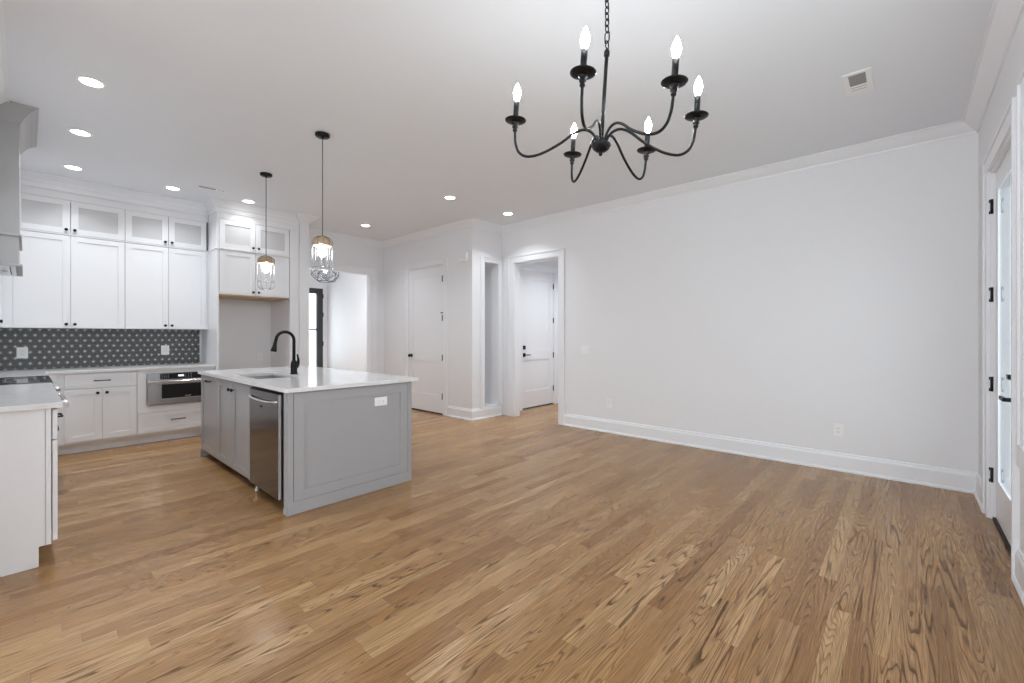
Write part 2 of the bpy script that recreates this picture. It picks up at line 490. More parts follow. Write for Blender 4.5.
# casings: two legs, a head and a raised outer band
def casing(name, fc, u0, u1, top, cw=CW, t=.018, z0=0., left=True, right=True, sill=False):
    mb = MB()
    a, b = (u0 - cw if left else u0), (u1 + cw if right else u1)
    if left:
        fc.box(mb, u0 - cw + .018, u0, 0, t, z0, top); fc.box(mb, u0 - cw, u0 - cw + .018, 0, t + .01, z0, top + cw)
    if right:
        fc.box(mb, u1, u1 + cw - .018, 0, t, z0, top); fc.box(mb, u1 + cw - .018, u1 + cw, 0, t + .01, z0, top + cw)
    fc.box(mb, a + .018 * left, b - .018 * right, 0, t, top, top + cw - .018)
    fc.box(mb, a + .018 * left, b - .018 * right, 0, t + .01, top + cw - .018, top + cw)
    if sill:
        fc.box(mb, a, b, 0, t + .01, z0 - cw, z0)
    return struct(name, mb, 'trim')
FA = Face('X', XA, -1); FR = Face('Y', YR, 1); FC = Face('X', XC, -1); FN = Face('Y', YN, -1); FB = Face('Y', YB, -1)
casing('trim_7', FA, DW0, DW1, DH)
casing('trim_8', FC, C0, C1, CH)
casing('trim_9', FN, NX0, NX1, NZ1, z0=.172, cw=.085)
casing('trim_10', FB, O0, O1, OH)
casing('trim_11', FR, D3A, D3B, D3H)
casing('trim_12', FR, W0, W1, WZ1, z0=WZ0, cw=.105, sill=True)
FH_ = Face('Y', YH, -1)
casing('trim_13', FH_, H0, H1, HH)
# linings of the two open doorways
mb = MB()
mb.box(XA, XA + .13, DW0, DW0 + .012, 0, DH - .012); mb.box(XA, XA + .13, DW1 - .012, DW1, 0, DH - .012); mb.box(XA, XA + .13, DW0, DW1, DH - .012, DH)
struct('trim_14', mb, 'trim')
mb = MB()
mb.box(O0, O0 + .012, YB, YB + .13, 0, OH - .012); mb.box(O1 - .012, O1, YB, YB + .13, 0, OH - .012); mb.box(O0, O1, YB, YB + .13, OH - .012, OH)
struct('trim_15', mb, 'trim')
# niche sill ledge
struct('trim_16', MB().box(NX0, NX1, YN - .012, NYB, NZ0, NZ0 + .02), 'trim')

# ------------------------------------------------------------------ panelled doors
def panel_door(name, fc, u0, u1, h, hinge_hi, dead=False, lever=False, depth=.02, label=None):
    """two-panel door set back in its frame; the hinge edge is the high or the low end of u"""
    c = fc.pt((u0 + u1) / 2, -depth, 0)
    root = tag(thing(name, c), label, 'door', kind='structure')
    jb = MB()
    for a, b in ((u0, u0 + .014), (u1 - .014, u1)): fc.box(jb, a, b, -.12, 0, 0, h)
    fc.box(jb, u0 + .014, u1 - .014, -.12, 0, h - .014, h)
    jb.build('door_frame', 'trim', root)
    a, b = u0 + .019, u1 - .019; z0, z1 = .022, h - .019
    mb = MB(); st = .115; n0, n1 = -depth - .035, -depth
    fc.box(mb, a, a + st, n0, n1, z0, z1); fc.box(mb, b - st, b, n0, n1, z0, z1)
    zs = [(z0, .31), (.86, 1.02), (2.29, z1)]
    for p, q in zs: fc.box(mb, a + st, b - st, n0, n1, p, q)
    for p, q in ((.31, .86), (1.02, 2.29)):
        fc.box(mb, a + st, b - st, n0, n1 - .011, p, q)
    mb.build('door_panel', 'door', root)
    fc.box(g := MB(), a, b, -.06, -.012, .002, .014); g.build('threshold_shade_strip', 'floorgap', root)  # dark strip paints the shade in the gap below the door
    hu = b + .004 if hinge_hi else a + .002
    for z in (.30, .93, 1.58, 2.22):
        hb = MB(); hb.tube([fc.pt(hu, -depth + .008, z - .05), fc.pt(hu, -depth + .008, z + .05)], .010, 10)
        hb.build('hinge', 'black', root)
    ku = a + .065 if hinge_hi else b - .065
    if lever:
        s = 1 if hinge_hi else -1
        kb = MB(); fc.box(kb, ku - .032, ku + .032, -depth, -depth + .008, .92, .985)
        kb.tube([fc.pt(ku, -depth + .008, .952), fc.pt(ku, -depth + .05, .952)], .010, 10)
        kb.tube([fc.pt(ku - .008 * s, -depth + .05, .952), fc.pt(ku + .12 * s, -depth + .05, .952)], .009, 10)
        kb.build('lever_handle', 'black', root, bevel=.002)
    else:
        kb = MB(); kb.lathe([(.03, 0), (.03, .006), (.012, .010), (.012, .030), (.026, .038), (.030, .052), (.024, .064), (0, .067)],
                            fc.pt(ku, -depth, .945), fc.normal(), 20)
        kb.build('door_knob', 'black', root)
    if dead:
        kb = MB(); fc.box(kb, ku - .032, ku + .032, -depth, -depth + .012, 1.05, 1.118); kb.build('deadbolt', 'black', root, bevel=.003)
    return root
d1 = panel_door('door_1', FC, C0, C1, CH, False, depth=.0, label='white two-panel closet door with round black knob')
MB().box(XC - .016, XC - .002, C0 + .045, C0 + .052, 1.66, 1.675).box(XC - .02, XC - .006, C0 + .0, C0 + .05, 1.655, 1.672).build('door_stop', 'black', d1)
panel_door('door_2', FH_, H0, H1, HH, True, dead=True, lever=True, label='white two-panel hall door with black lever seen through the doorway')

# glazed door in the near wall
r3 = tag(thing('door_3', ((D3A + D3B) / 2, YR - .03, 0)), 'white full-glass door with black hinges and lever', 'door', kind='structure')
jb = MB()
for a, b in ((D3A, D3A + .014), (D3B - .014, D3B)): FR.box(jb, a, b, -.13, 0, 0, D3H)
FR.box(jb, D3A + .014, D3B - .014, -.13, 0, D3H - .014, D3H); jb.build('door_frame', 'trim', r3)
a, b, n0, n1 = D3A + .017, D3B - .017, -.070, -.026
mb = MB(); st = .115
FR.box(mb, a, a + st, n0, n1, .02, D3H - .018); FR.box(mb, b - st, b, n0, n1, .02, D3H - .018)
FR.box(mb, a + st, b - st, n0, n1, .02, .28); FR.box(mb, a + st, b - st, n0, n1, 2.31, D3H - .018)
mb.build('door_panel', 'door', r3)
mb = MB(); k = .022
for q0, q1 in ((a + st, a + st + k), (b - st - k, b - st)): FR.box(mb, q0, q1, n0 - .002, n1 + .005, .28, 2.31)
FR.box(mb, a + st + k, b - st - k, n0 - .002, n1 + .005, .28, .28 + k); FR.box(mb, a + st + k, b - st - k, n0 - .002, n1 + .005, 2.31 - k, 2.31)
mb.build('glass_bead', 'trim', r3)
mb = MB(); FR.box(mb, a + st, b - st, -.032, -.028, .28, 2.31); mb.build('glass_pane', 'doorglass', r3)
mb = MB(); FR.box(mb, a, b, -.12, -.01, .001, .016); mb.build('threshold_shade_strip', 'floorgap', r3)
for z in (.31, .95, 1.58, 2.20):
    hb = MB(); hb.tube([FR.pt(D3B - .010, -.008, z - .052), FR.pt(D3B - .010, -.008, z + .052)], .009, 10)
    FR.box(hb, D3B - .012, D3B + .004, -.01, .006, z - .05, z - .03); FR.box(hb, D3B - .012, D3B + .004, -.01, .006, z + .03, z + .05)
    hb.build('hinge', 'black', r3)
ku = 3.735
kb = MB(); kb.lathe([(.033, 0), (.033, .008), (.012, .012), (.012, .06)], FR.pt(ku, n1, .925), (0, 1, 0), 20)
FR.box(kb, ku - .012, ku + .12, n1 + .046, n1 + .062, .914, .937)
kb.build('lever_handle', 'black', r3, bevel=.003)
kb = MB(); kb.lathe([(.033, 0), (.033, .012), (.014, .016), (.014, .024)], FR.pt(ku, n1, 1.055), (0, 1, 0), 20)
FR.box(kb, ku - .008, ku + .05, n1 + .022, n1 + .040, 1.040, 1.068); kb.build('deadbolt', 'black', r3, bevel=.003)

# window beside it
wr = tag(thing('window_1', ((W0 + W1) / 2, YR - .06, WZ0)), kind='structure')
mb = MB()
for q0, q1 in ((W0, W0 + .05), (W1 - .05, W1), ((W0 + W1) / 2 - .03, (W0 + W1) / 2 + .03)): FR.box(mb, q0, q1, -.11, -.03, WZ0, WZ1)
for q0, q1 in ((WZ0, WZ0 + .05), (WZ1 - .05, WZ1)):
    FR.box(mb, W0 + .05, (W0 + W1) / 2 - .03, -.11, -.03, q0, q1); FR.box(mb, (W0 + W1) / 2 + .03, W1 - .05, -.11, -.03, q0, q1)
mb.build('window_frame', 'trim', wr)
mb = MB(); FR.box(mb, W0 + .05, W1 - .05, -.075, -.071, WZ0 + .05, WZ1 - .05); mb.build('glass_pane', 'glass', wr)

# dark glazed front door in the foyer
FF = Face('Y', FYB, -1)
r4 = tag(thing('door_4', ((F0 + F1) / 2, FYB, 0)), 'black framed glazed front door at the end of the foyer', 'door', kind='structure')
mb = MB(); st = .145
FF.box(mb, F0, F0 + st, -.08, -.005, 0, FH); FF.box(mb, F1 - st, F1, -.08, -.005, 0, FH)
FF.box(mb, F0 + st, F1 - st, -.08, -.005, FH - .13, FH); FF.box(mb, F0 + st, F1 - st, -.08, -.005, 0, .52)
FF.box(mb, F0 + st, F1 - st, -.065, -.02, 1.425, 1.465)
mb.build('door_panel', 'darkframe', r4)
mb = MB(); FF.box(mb, F0 + st, F1 - st, -.048, -.042, .52, FH - .13); mb.build('glass_pane', 'glass', r4)
for z in (.4, 1.1, 1.8, 2.25):
    mb = MB(); FF.box(mb, F1 - .004, F1 + .012, -.01, .004, z - .05, z + .05); mb.build('hinge', 'black', r4)

# ------------------------------------------------------------------ kitchen: back run
FK = Face('Y', 6.713, -1)              # carcass front of the base cabinets
def base_carcass(x0, x1, parent):
    mb = MB(); mb.box(x0, x1, 6.713, YB - .003, .11, .883); mb.build('carcass', 'cabinet', parent)
    mb = MB(); mb.box(x0, x1, 6.775, YB - .05, .002, .11); mb.build('toe_kick', 'toe', parent)
r = thing('base_cabinet', (.55, 7.0, 0), 'white base cabinet with one drawer over two doors, left of the microwave', 'cabinet')
base_carcass(.232, .876, r)
mb = MB(); FK.box(mb, .281, .871, 0, .02, .715, .868)
dr = shaker(FK, .281, .871, .715, .868, rail=.045).build('drawer', 'cabinet', r); mb.bm.free()
pull(FK, .505, .645, .792, .02, dr)
d = shaker(FK, .281, .573, .135, .706).build('door', 'cabinet', r); knob(FK, .538, .655, .02, d)
d = shaker(FK, .579, .871, .135, .706).build('door', 'cabinet', r); knob(FK, .614, .655, .02, d)
r = thing('microwave_cabinet', (1.26, 7.0, 0), 'white base cabinet holding the steel microwave above one wide drawer', 'cabinet')
mb = MB()
mb.box(.878, .963, 6.700, YB - .003, .378, .883); mb.box(1.572, 1.648, 6.700, YB - .003, .378, .883)
mb.box(.963, 1.572, 6.700, YB - .003, .838, .883); mb.box(.963, 1.572, 6.700, YB - .003, .378, .452)
mb.box(.878, 1.648, 6.713, YB - .003, .11, .376); mb.box(.963, 1.572, 7.25, YB - .003, .452, .838)
mb.build('carcass', 'cabinet', r)
MB().box(.878, 1.648, 6.775, YB - .05, .002, .11).build('toe_kick', 'toe', r)
dr = shaker(FK, .885, 1.64, .135, .368, rail=.05).build('drawer', 'cabinet', r); pull(FK, 1.19, 1.335, .268, .02, dr)
# microwave drawer
FM = Face('Y', 6.700, -1)
r = thing('microwave_oven', (1.267, 6.9, .456), 'stainless microwave drawer with black window, built into the white cabinet', 'microwave')
MB().box(.966, 1.569, 6.70, 7.2, .456, .835).build('housing', 'steel', r)
mb = MB(); FM.box(mb, .966, 1.569, 0, .018, .752, .835); cp = mb.build('control_panel', 'steel', r)
mb = MB(); FM.box(mb, 1.085, 1.50, .018, .028, .762, .832); kp = mb.build('control_glass', 'blackgloss', cp)
mb = MB(); FM.box(mb, 1.262, 1.318, .028, .030, .788, .812); mb.build('display', 'display', cp)
for k in range(7):
    for j in range(3):
        q = 1.10 + k * .02 if k < 4 else 1.33 + (k - 4) * .03
        mb = MB(); FM.box(mb, q, q + .009, .028, .029, .775 + j * .018, .781 + j * .018); mb.build('button', 'grey', cp)
mb = MB(); FM.box(mb, .966, 1.569, 0, .03, .460, .745)
dp = mb.build('drawer_front', 'steel', r, bevel=.003)
mb = MB(); FM.box(mb, .972, 1.563, .03, .046, .705, .742); mb.build('drawer_lip', 'chrome', dp, bevel=.006)
mb = MB(); FM.box(mb, 1.085, 1.545, .03, .034, .515, .712); mb.build('window_surround', 'chrome', dp, bevel=.002)
mb = MB(); FM.box(mb, 1.10, 1.53, .034, .038, .53, .70); mb.build('window', 'blackgloss', dp)
def text(body, size, loc, rot, m, parent, depth=.0004):
    cu = bpy.data.curves.new('lettering', 'FONT'); cu.body = body; cu.size = size
    cu.align_x = 'CENTER'; cu.align_y = 'CENTER'; cu.extrude = depth
    t = bpy.data.objects.new('tmp', cu); COL.objects.link(t)
    me = bpy.data.meshes.new_from_object(t.evaluated_get(bpy.context.evaluated_depsgraph_get()))
    bpy.data.objects.remove(t)
    me.materials.clear(); me.materials.append(M[m])
    o = bpy.data.objects.new('lettering', me); COL.objects.link(o)
    o.parent = parent; o.location = Vector(loc) - ROOTLOC[parent.name]; o.rotation_euler = rot
    return o
text('SHARP', .02, (1.36, 6.6613, .546), (PI / 2, 0, 0), 'letter', dp)

r = thing('corner_cabinet', (-.15, 6.9, 0), 'white base cabinet filling the corner beyond the range', 'cabinet')
mb = MB(); mb.box(XL + .003, .10, 5.90, YB - .003, .11, .883); mb.box(.10, .230, 6.690, YB - .003, .11, .883); mb.build('carcass', 'cabinet', r)
mb = MB(); mb.box(XL + .003, .05, 5.90, YB - .05, .002, .11); mb.box(.05, .230, 6.775, YB - .05, .002, .11); mb.build('toe_kick', 'toe', r)
FL = Face('X', .10, 1)
d = shaker(FL, 5.91, 6.66, .135, .868).build('door', 'cabinet', r); knob(FL, 5.95, .80, .02, d)
# quartz tops
mb = MB(); mb.box(XL + .003, 1.648, 6.675, YB - .001, .884, .914); mb.box(XL + .003, .142, 5.885, 6.675, .884, .914)
tag(mb.build('countertop', 'quartz', bevel=.002), 'white quartz worktop along the back wall under the patterned tiles', 'countertop')
mb = MB(); mb.box(XL + .003, .142, 3.55, 5.095, .884, .914)
tag(mb.build('countertop', 'quartz', bevel=.002), 'white quartz worktop in front of the range at left edge', 'countertop')
# tiles
mb = MB(); mb.box(XL + .003, 1.625, YB - .012, YB - .0015, .9155, 1.372)
tag(mb.build('tile_backsplash', 'mosaic', origin=(0, YB, .914)), 'black and white star patterned tile backsplash over the back counter', 'backsplash')
mb = MB(); mb.box(1.625, 1.635, YB - .014, YB - .0015, .9155, 1.372)
struct('trim_17', mb, 'plate')

# upper cabinets
YU = 6.99; LX = -.185
FU = Face('Y', YU + .02, -1)
def upper(name, x0, x1, z0, z1, fc, yb, split, doors, label, glassy=False, knob_z=None, group=None, knobs=True):
    r = thing(name, ((x0 + x1) / 2, yb - .15, z0), label, 'cabinet', group)
    mb = MB()
    yf = fc.p
    if glassy:
        t = .018
        mb.box(x0, x0 + t, yf, yb, z0, z1); mb.box(x1 - t, x1, yf, yb, z0, z1); mb.box(x0 + t, x1 - t, yf, yb, z0, z0 + t)
        mb.box(x0 + t, x1 - t, yf, yb, z1 - t, z1); mb.box(x0 + t, x1 - t, yb - t, yb, z0 + t, z1 - t)
    else: mb.box(x0, x1, yf, yb, z0, z1)
    mb.build('carcass', 'cabinet', r)
    for i, (a, b) in enumerate(doors):
        g = .0025
        if glassy:
            mb = MB(); a2, b2, w0, w1, rl, t = a + g, b - g, z0 + g, z1 - g, .062, .02
            fc.box(mb, a2, a2 + rl, 0, t, w0, w1); fc.box(mb, b2 - rl, b2, 0, t, w0, w1)
            fc.box(mb, a2 + rl, b2 - rl, 0, t, w0, w0 + rl); fc.box(mb, a2 + rl, b2 - rl, 0, t, w1 - rl, w1)
            d = mb.build('door', 'cabinet', r)
            mb = MB(); fc.box(mb, a2 + rl - .003, b2 - rl + .003, .006, .010, w0 + rl - .003, w1 - rl + .003); mb.build('glass_pane', 'frosted', d)
        else: d = shaker(fc, a + g, b - g, z0 + g, z1 - g).build('door', 'cabinet', r)
        ku = b - .034 if i == 0 else a + .034
        knob(fc, ku, z0 + .045, .02, d)
    return r
ZS, ZT = 2.435, 2.815
for (x0, xs, x1, pos) in ((-.095, .34, .803, 'left'), (.803, 1.221, 1.631, 'right')):
    upper('wall_cabinet', x0 + .001, x1 - .001, 1.375, ZS - .018, FU, YB - .003, xs, ((x0 if pos == 'right' else -.09, xs), (xs, x1)),
          'tall white two-door wall cabinet above tiles, nearer the ' + ('range hood' if pos == 'left' else 'refrigerator alcove'))
    upper('glass_cabinet', x0 + .001, x1 - .001, ZS, ZT, FU, YB - .003, xs, ((x0 if pos == 'right' else -.09, xs), (xs, x1)),
          'white cabinet with grey glass doors below the ceiling, nearer the ' + ('range hood' if pos == 'left' else 'refrigerator alcove'), True)
# band between the two tiers and frieze above
mb = MB(); mb.box(-.095, 1.631, YU + .004, YB - .003, ZS - .016, ZS - .002); mb.box(-.095, 1.631, YU - .006, YU + .004, ZS - .015, ZS - .003)
tag(mb.build('cabinet_rail', 'cabinet'), 'thin white rail between the two tiers of wall cabinets', 'trim')
# refrigerator alcove
YF = 6.60
mb = MB(); mb.box(1.652, 1.672, YF, YB - .003, .002, 2.815); mb.box(1.632, 1.652, 7.0, 7.03, 1.376, 2.43)
tag(mb.build('alcove_panel', 'cabinet'), 'tall white end panel at left of the refrigerator alcove', 'panel')
mb = MB(); mb.box(2.552, 2.675, YF, YB - .003, .002, 2.815)
tag(mb.build('alcove_panel', 'cabinet'), 'tall white end panel between refrigerator alcove and wing wall', 'panel')
FE = Face('Y', YF + .02, -1)
rb = upper('wall_cabinet', 1.674, 2.550, 1.835, ZS - .018, FE, YB - .003, 2.11, ((1.678, 2.105), (2.105, 2.545)), 'white two-door cabinet over the empty refrigerator alcove')
MB().box(1.676, 2.548, YF + .025, YB - .01, 1.818, 1.834).build('underside', 'wood', rb)
upper('glass_cabinet', 1.674, 2.550, ZS, ZT, FE, YB - .003, 2.11, ((1.678, 2.105), (2.105, 2.545)), 'white cabinet with grey glass doors over the refrigerator alcove', True)
mb = MB(); mb.box(1.640, 2.676, YF - .010, YF - .0005, ZS - .016, ZS - .002); mb.box(1.640, 1.6515, YF - .0005, 6.98, ZS - .016, ZS - .002)
mb.box(1.6745, 2.5495, YF - .0005, YF + .02, ZS - .016, ZS - .002)
tag(mb.build('cabinet_rail', 'cabinet'), 'thin white rail wrapping the cabinet over the refrigerator alcove', 'trim')
# friezes and crown over the cabinets
mb = MB(); mb.box(-.095, 1.651, YU + .01, YB - .003, ZT + .002, CEIL - .001)
mb.box(1.652, 2.676, YF + .002, YB - .003, ZT + .002, CEIL - .001)
tag(mb.build('cabinet_frieze', 'cabinet'), 'flat white frieze between kitchen cabinets and ceiling', 'trim')
PC = [(0, CEIL - .15), (.008, CEIL - .15), (.010, CEIL - .10), (.018, CEIL - .09), (.032, CEIL - .06), (.052, CEIL - .028), (.062, CEIL - .014), (.068, CEIL - .012), (.068, CEIL), (0, CEIL)]
def crown2(name, path, m='trim', prof=PC, **k): return struct(name, MB().sweep(path, prof, **k), m)
crown2('trim_18', [(2.676, YF), (1.652, YF), (1.652, YU), (LX, YU)], post=(0, -1))

# uppers on the left wall: beyond the hood, and nearer than it

FX = Face('X', LX, 1)
def upper_left(y0, y1, cuts, label):
    r = thing('wall_cabinet', (-.34, (y0 + y1) / 2, 1.375), label, 'cabinet')
    MB().box(XL + .003, LX, y0, y1, 1.375, 2.815).build('carcass', 'cabinet', r)
    for a, b, ku in cuts:
        d = shaker(FX, a, b, 1.378, ZS - .012).build('door', 'cabinet', r); knob(FX, ku, 1.42, .02, d)
        d = shaker(FX, a, b, ZS + .002, 2.812).build('door', 'cabinet', r); knob(FX, ku, ZS + .05, .02, d)
    MB().box(XL + .003, LX, y0, y1, 2.817, CEIL - .001).build('frieze', 'cabinet', r)
    return r
upper_left(5.94, 6.985, ((5.943, 6.97, 5.985),), 'white wall cabinet in the corner behind the range hood')
upper_left(3.60, 5.05, ((3.603, 4.32, 4.28), (4.324, 5.047, 4.364)), 'white wall cabinet on the left wall in front of the range hood')
MB_f = MB(); MB_f.box(LX, -.0895, 6.989, 7.008, 1.376, CEIL - .001)
tag(MB_f.build('corner_filler', 'cabinet'), 'narrow white filler strip in the corner between the wall cabinets', 'trim')
crown2('trim_19', [(LX, 6.985), (LX, 5.99)], pre=(-1, 0), post=(0, -1), prof=CROWN)
crown2('trim_20', [(LX, 4.985), (LX, 3.60), (XL, 3.60)], post=(-1, 0), prof=CROWN)

# range hood
r = thing('range_hood', (-.26, 5.5, 1.77), 'tall grey painted range hood box with crown at the ceiling', 'range hood')
hx, hy0, hy1 = -.030, 5.08, 5.92
MB().box(XL + .003, hx, hy0, hy1, 2.075, CEIL - .002).build('chimney', 'hood', r)
MB().box(XL + .003, hx - .004, hy0 + .004, hy1 - .004, 1.84, 2.058).build('apron', 'hood', r)
MB().box(XL + .003, hx + .012, hy0 - .012, hy1 + .012, 2.056, 2.074).build('ledge', 'hood', r, bevel=.004)
mb = MB(); mb.box(XL + .003, hx + .016, hy0 - .016, hy1 + .016, 1.826, 1.842); mb.build('lower_rail', 'hood', r, bevel=.004)
li = MB().box(-.47, -.05, hy0 + .02, hy1 - .02, 1.821, 1.826).build('liner', 'steel', r)
for x in (-.13, -.34): MB().lathe([(.030, 0), (.030, -.004), (.024, -.005), (0, -.005)], (x, 5.50, 1.821), (0, 0, 1), 24).build('hood_light', 'plate', li)
MB().box(-.082, -.076, 5.12, 5.74, 1.8195, 1.821).build('filter_slot', 'slot', li)
HC = [(0, CEIL - .13), (.004, CEIL - .128), (.012, CEIL - .11), (.03, CEIL - .075), (.055, CEIL - .04), (.085, CEIL - .012), (.1, CEIL - .004), (.1, CEIL - .001), (0, CEIL - .001)]
cm = MB(); cm.sweep([(XL + .005, hy1), (hx, hy1), (hx, hy0), (XL + .005, hy0)], HC); cm.build('crown', 'hood', r)

# ------------------------------------------------------------------ left run: base cabinet and range
r = thing('base_cabinet', (-.2, 4.3, 0), 'white base cabinet with end panel at the left edge of the picture', 'cabinet')
FP = Face('Y', 3.60, -1)
mb = MB(); mb.box(XL + .003, .098, 3.60, 5.088, .11, .883); mb.build('carcass', 'cabinet', r)
mb = MB(); mb.box(XL + .003, .045, 3.605, 5.088, .002, .11); mb.build('toe_kick', 'toe', r)
mb = MB(); FP.box(mb, XL + .003, .074, 0, .012, .115, .882); FP.box(mb, .077, .098, 0, .012, .115, .882)
FP.box(mb, XL + .003, .050, -.004, .012, .002, .115)
mb.build('end_panel', 'cabinet', r)
for k, (a, b) in enumerate(((3.594, 4.335), (4.340, 5.084))):
    d = shaker(FL, a, b, .705, .870, rail=.045, n0=.003).build('drawer', 'cabinet', r); pull(FL, (a + b) / 2 - .07, (a + b) / 2 + .07, .79, .023, d)
    d = shaker(FL, a, b, .13, .697, n0=.003).build('door', 'cabinet', r); knob(FL, b - .04 if k == 0 else a + .04, .655, .023, d)
# range
r = thing('range', (-.17, 5.49, 0), 'stainless steel range with black glass cooktop and front knobs', 'range')
ry0, ry1 = 5.10, 5.878
MB().box(XL + .01, .13, ry0, ry1, .09, .905).build('body', 'steel', r)
MB().box(XL + .03, .08, ry0 + .01, ry1 - .01, .002, .09).build('plinth', 'inside', r)
ct = MB().box(XL + .01, .145, ry0, ry1, .905, .924).build('cooktop', 'blackgloss', r, bevel=.002)
for cx, cy, cr in ((-.02, 5.29, .10), (-.02, 5.69, .085), (-.31, 5.29, .075), (-.31, 5.69, .10)):
    mb = MB(); mb.tube([(cx + cr * math.cos(t), cy + cr * math.sin(t), .9242) for t in [2 * PI * k / 40 for k in range(40)]], .0012, 4, closed=True)
    mb.build('burner_ring', 'grey', ct)
mb = MB(); mb.box(.13, .158, ry0, ry1, .80, .903); mb.build('control_panel', 'steel', r, bevel=.006)
for k in range(5):
    y = ry0 + .09 + k * .15
    mb = MB(); mb.lathe([(.026, 0), (.026, .006), (.021, .009), (.019, .034), (.015, .036), (0, .036)], (.158, y, .852), (1, 0, 0), 20)
    kb = mb.build('knob', 'chrome', r)
mb = MB(); mb.box(.13, .165, ry0 + .004, ry1 - .004, .25, .79); od = mb.build('oven_door', 'steel', r, bevel=.004)
MB().box(.165, .167, ry0 + .10, ry1 - .10, .36, .66).build('oven_window', 'blackgloss', od)
mb = MB()
for y in (ry0 + .07, ry1 - .07): mb.tube(catmull([(.165, y, .745), (.20, y, .75), (.222, y, .735), (.225, y, .715)], 5), .013, 10)
mb.tube([(.225, ry0 + .03, .725), (.225, ry1 - .03, .725)], .021, 14); mb.build('handle', 'chrome', od)
mb = MB(); mb.box(.13, .160, ry0 + .004, ry1 - .004, .10, .24); mb.build('storage_drawer', 'steel', r, bevel=.004)

# ------------------------------------------------------------------ island
IX0, IX1, IY0, IY1 = 1.254, 2.305, 3.276, 5.60
FI = Face('X', IX0 + .02, -1); FO = Face('Y', IY0 + .018, -1)
r = thing('kitchen_island', (1.78, 4.45, 0), 'grey painted kitchen island body with panelled end and sink doors', 'kitchen island')
mb = MB()
mb.box(IX0 + .02, IX1, 4.985, IY1, .11, .883)                   # far end: carcass behind the tall pull-out
mb.box(IX0 + .62, IX1, IY0 + .018, 4.985, .0, .883)             # back half
mb.box(IX0 + .02, IX0 + .62, 4.072, 4.985, .11, .60); mb.box(IX0 + .02, IX0 + .06, 4.072, 4.985, .60, .883)
mb.box(IX0 + .06, IX0 + .62, 4.072, 4.10, .60, .883); mb.box(IX0 + .06, IX0 + .62, 4.94, 4.985, .60, .883)
mb.box(IX0 + .62, IX1, 4.985, IY1, 0, .11)
mb.build('carcass', 'island', r)
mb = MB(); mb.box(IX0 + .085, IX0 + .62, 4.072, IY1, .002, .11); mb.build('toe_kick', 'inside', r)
mb = MB(); mb.box(IX0, IX0 + .62, IY0 + .018, IY0 + .075, 0, .883); mb.build('end_post', 'island', r)
# end panel: corner stiles, base, recessed shaker panel
mb = MB()
fx0, fx1 = IX0 + .040, IX1 - .040
FO.box(mb, IX0, fx0 - .0045, 0, .018, 0, .883); FO.box(mb, fx1 + .0045, IX1 + .002, 0, .018, 0, .883)
FO.box(mb, fx0 - .0045, fx1 + .0045, 0, .018, 0, .088); FO.box(mb, fx0 - .0045, fx1 + .0045, 0, .010, .088, .883)
mb.build('end_frame', 'island', r)
shaker(FO, fx0, fx1, .0915, .872, t=.018, rail=.075, rec=.014).build('end_panel', 'island', r)
MB().box(IX0 - .004, IX0 + .02, IY0 - .006, IY0 + .08, 0, .035).build('shoe_block', 'island', r)
MB().box(IX0 - .004, IX0 + .085, IY1 - .02, IY1 + .006, 0, .10).build('shoe_block', 'island', r)
d = shaker(FI, 4.99, 5.585, .085, .872).build('pull_out_door', 'island', r); pull(FI, 5.20, 5.38, .825, .02, d)
d = shaker(FI, 4.535, 4.985, .085, .872).build('door', 'island', r); knob(FI, 4.575, .80, .02, d)
d = shaker(FI, 4.078, 4.530, .085, .872).build('door', 'island', r); knob(FI, 4.49, .80, .02, d)
# dishwasher
r = thing('dishwasher', (1.5, 3.72, 0), 'stainless steel dishwasher built into the grey island', 'dishwasher')
MB().box(1.262, 1.85, 3.375, 4.055, .105, .865).build('tub', 'inside', r)
MB().box(1.33, 1.85, 3.375, 4.055, .03, .105).build('kick_plate', 'inside', r)
ddr = MB().box(1.225, 1.258, 3.380, 3.975, .095, .862).build('door', 'steeldark', r, bevel=.003)
MB().box(1.2262, 1.258, 3.3775, 3.3802, .097, .860).build('lit_door_edge', 'chrome', ddr)  # brighter steel strip paints the lit side of the door
FD = Face('X', 1.225, -1)
hb = MB()
hb.tube(catmull([FD.pt(3.395, -.002, .806), FD.pt(3.407, .012, .804), FD.pt(3.50, .020, .796), FD.pt(3.68, .022, .792), FD.pt(3.86, .020, .796), FD.pt(3.948, .012, .804), FD.pt(3.96, -.002, .806)], 5), .009, 10)
hb.build('handle', 'chrome', ddr)
mb = MB(); FD.box(mb, 3.70, 3.75, 0, .0015, .735, .747); mb.build('badge', 'black', ddr)
for y in (4.0,): MB().lathe([(.014, .002), (.014, .02), (.008, .024), (.008, .105)], (1.285, y, 0), (0, 0, 1), 12).build('levelling_foot', 'plate', r)
# island top with sink cut-out
SX0, SX1, SY0, SY1 = 1.345, 1.705, 4.165, 4.835
tx0, tx1, ty0, ty1 = 1.232, 2.362, 3.246, 5.62
mb = MB()
bm = mb.bm
def ringv(x0, x1, y0, y1, z): return [bm.verts.new(p) for p in ((x0, y0, z), (x1, y0, z), (x1, y1, z), (x0, y1, z))]
ot, ob = ringv(tx0, tx1, ty0, ty1, .914), ringv(tx0, tx1, ty0, ty1, .884)
it, ib = ringv(SX0, SX1, SY0, SY1, .914), ringv(SX0, SX1, SY0, SY1, .884)
for k in range(4):
    j = (k + 1) % 4
    bm.faces.new((ot[k], ot[j], it[j], it[k])); bm.faces.new((ob[k], ib[k], ib[j], ob[j]))
    bm.faces.new((ot[k], ob[k], ob[j], ot[j])); bm.faces.new((it[k], it[j], ib[j], ib[k]))
tag(mb.build('countertop', 'quartz', bevel=.002), 'white quartz island worktop with sink cut-out and black faucet', 'countertop')
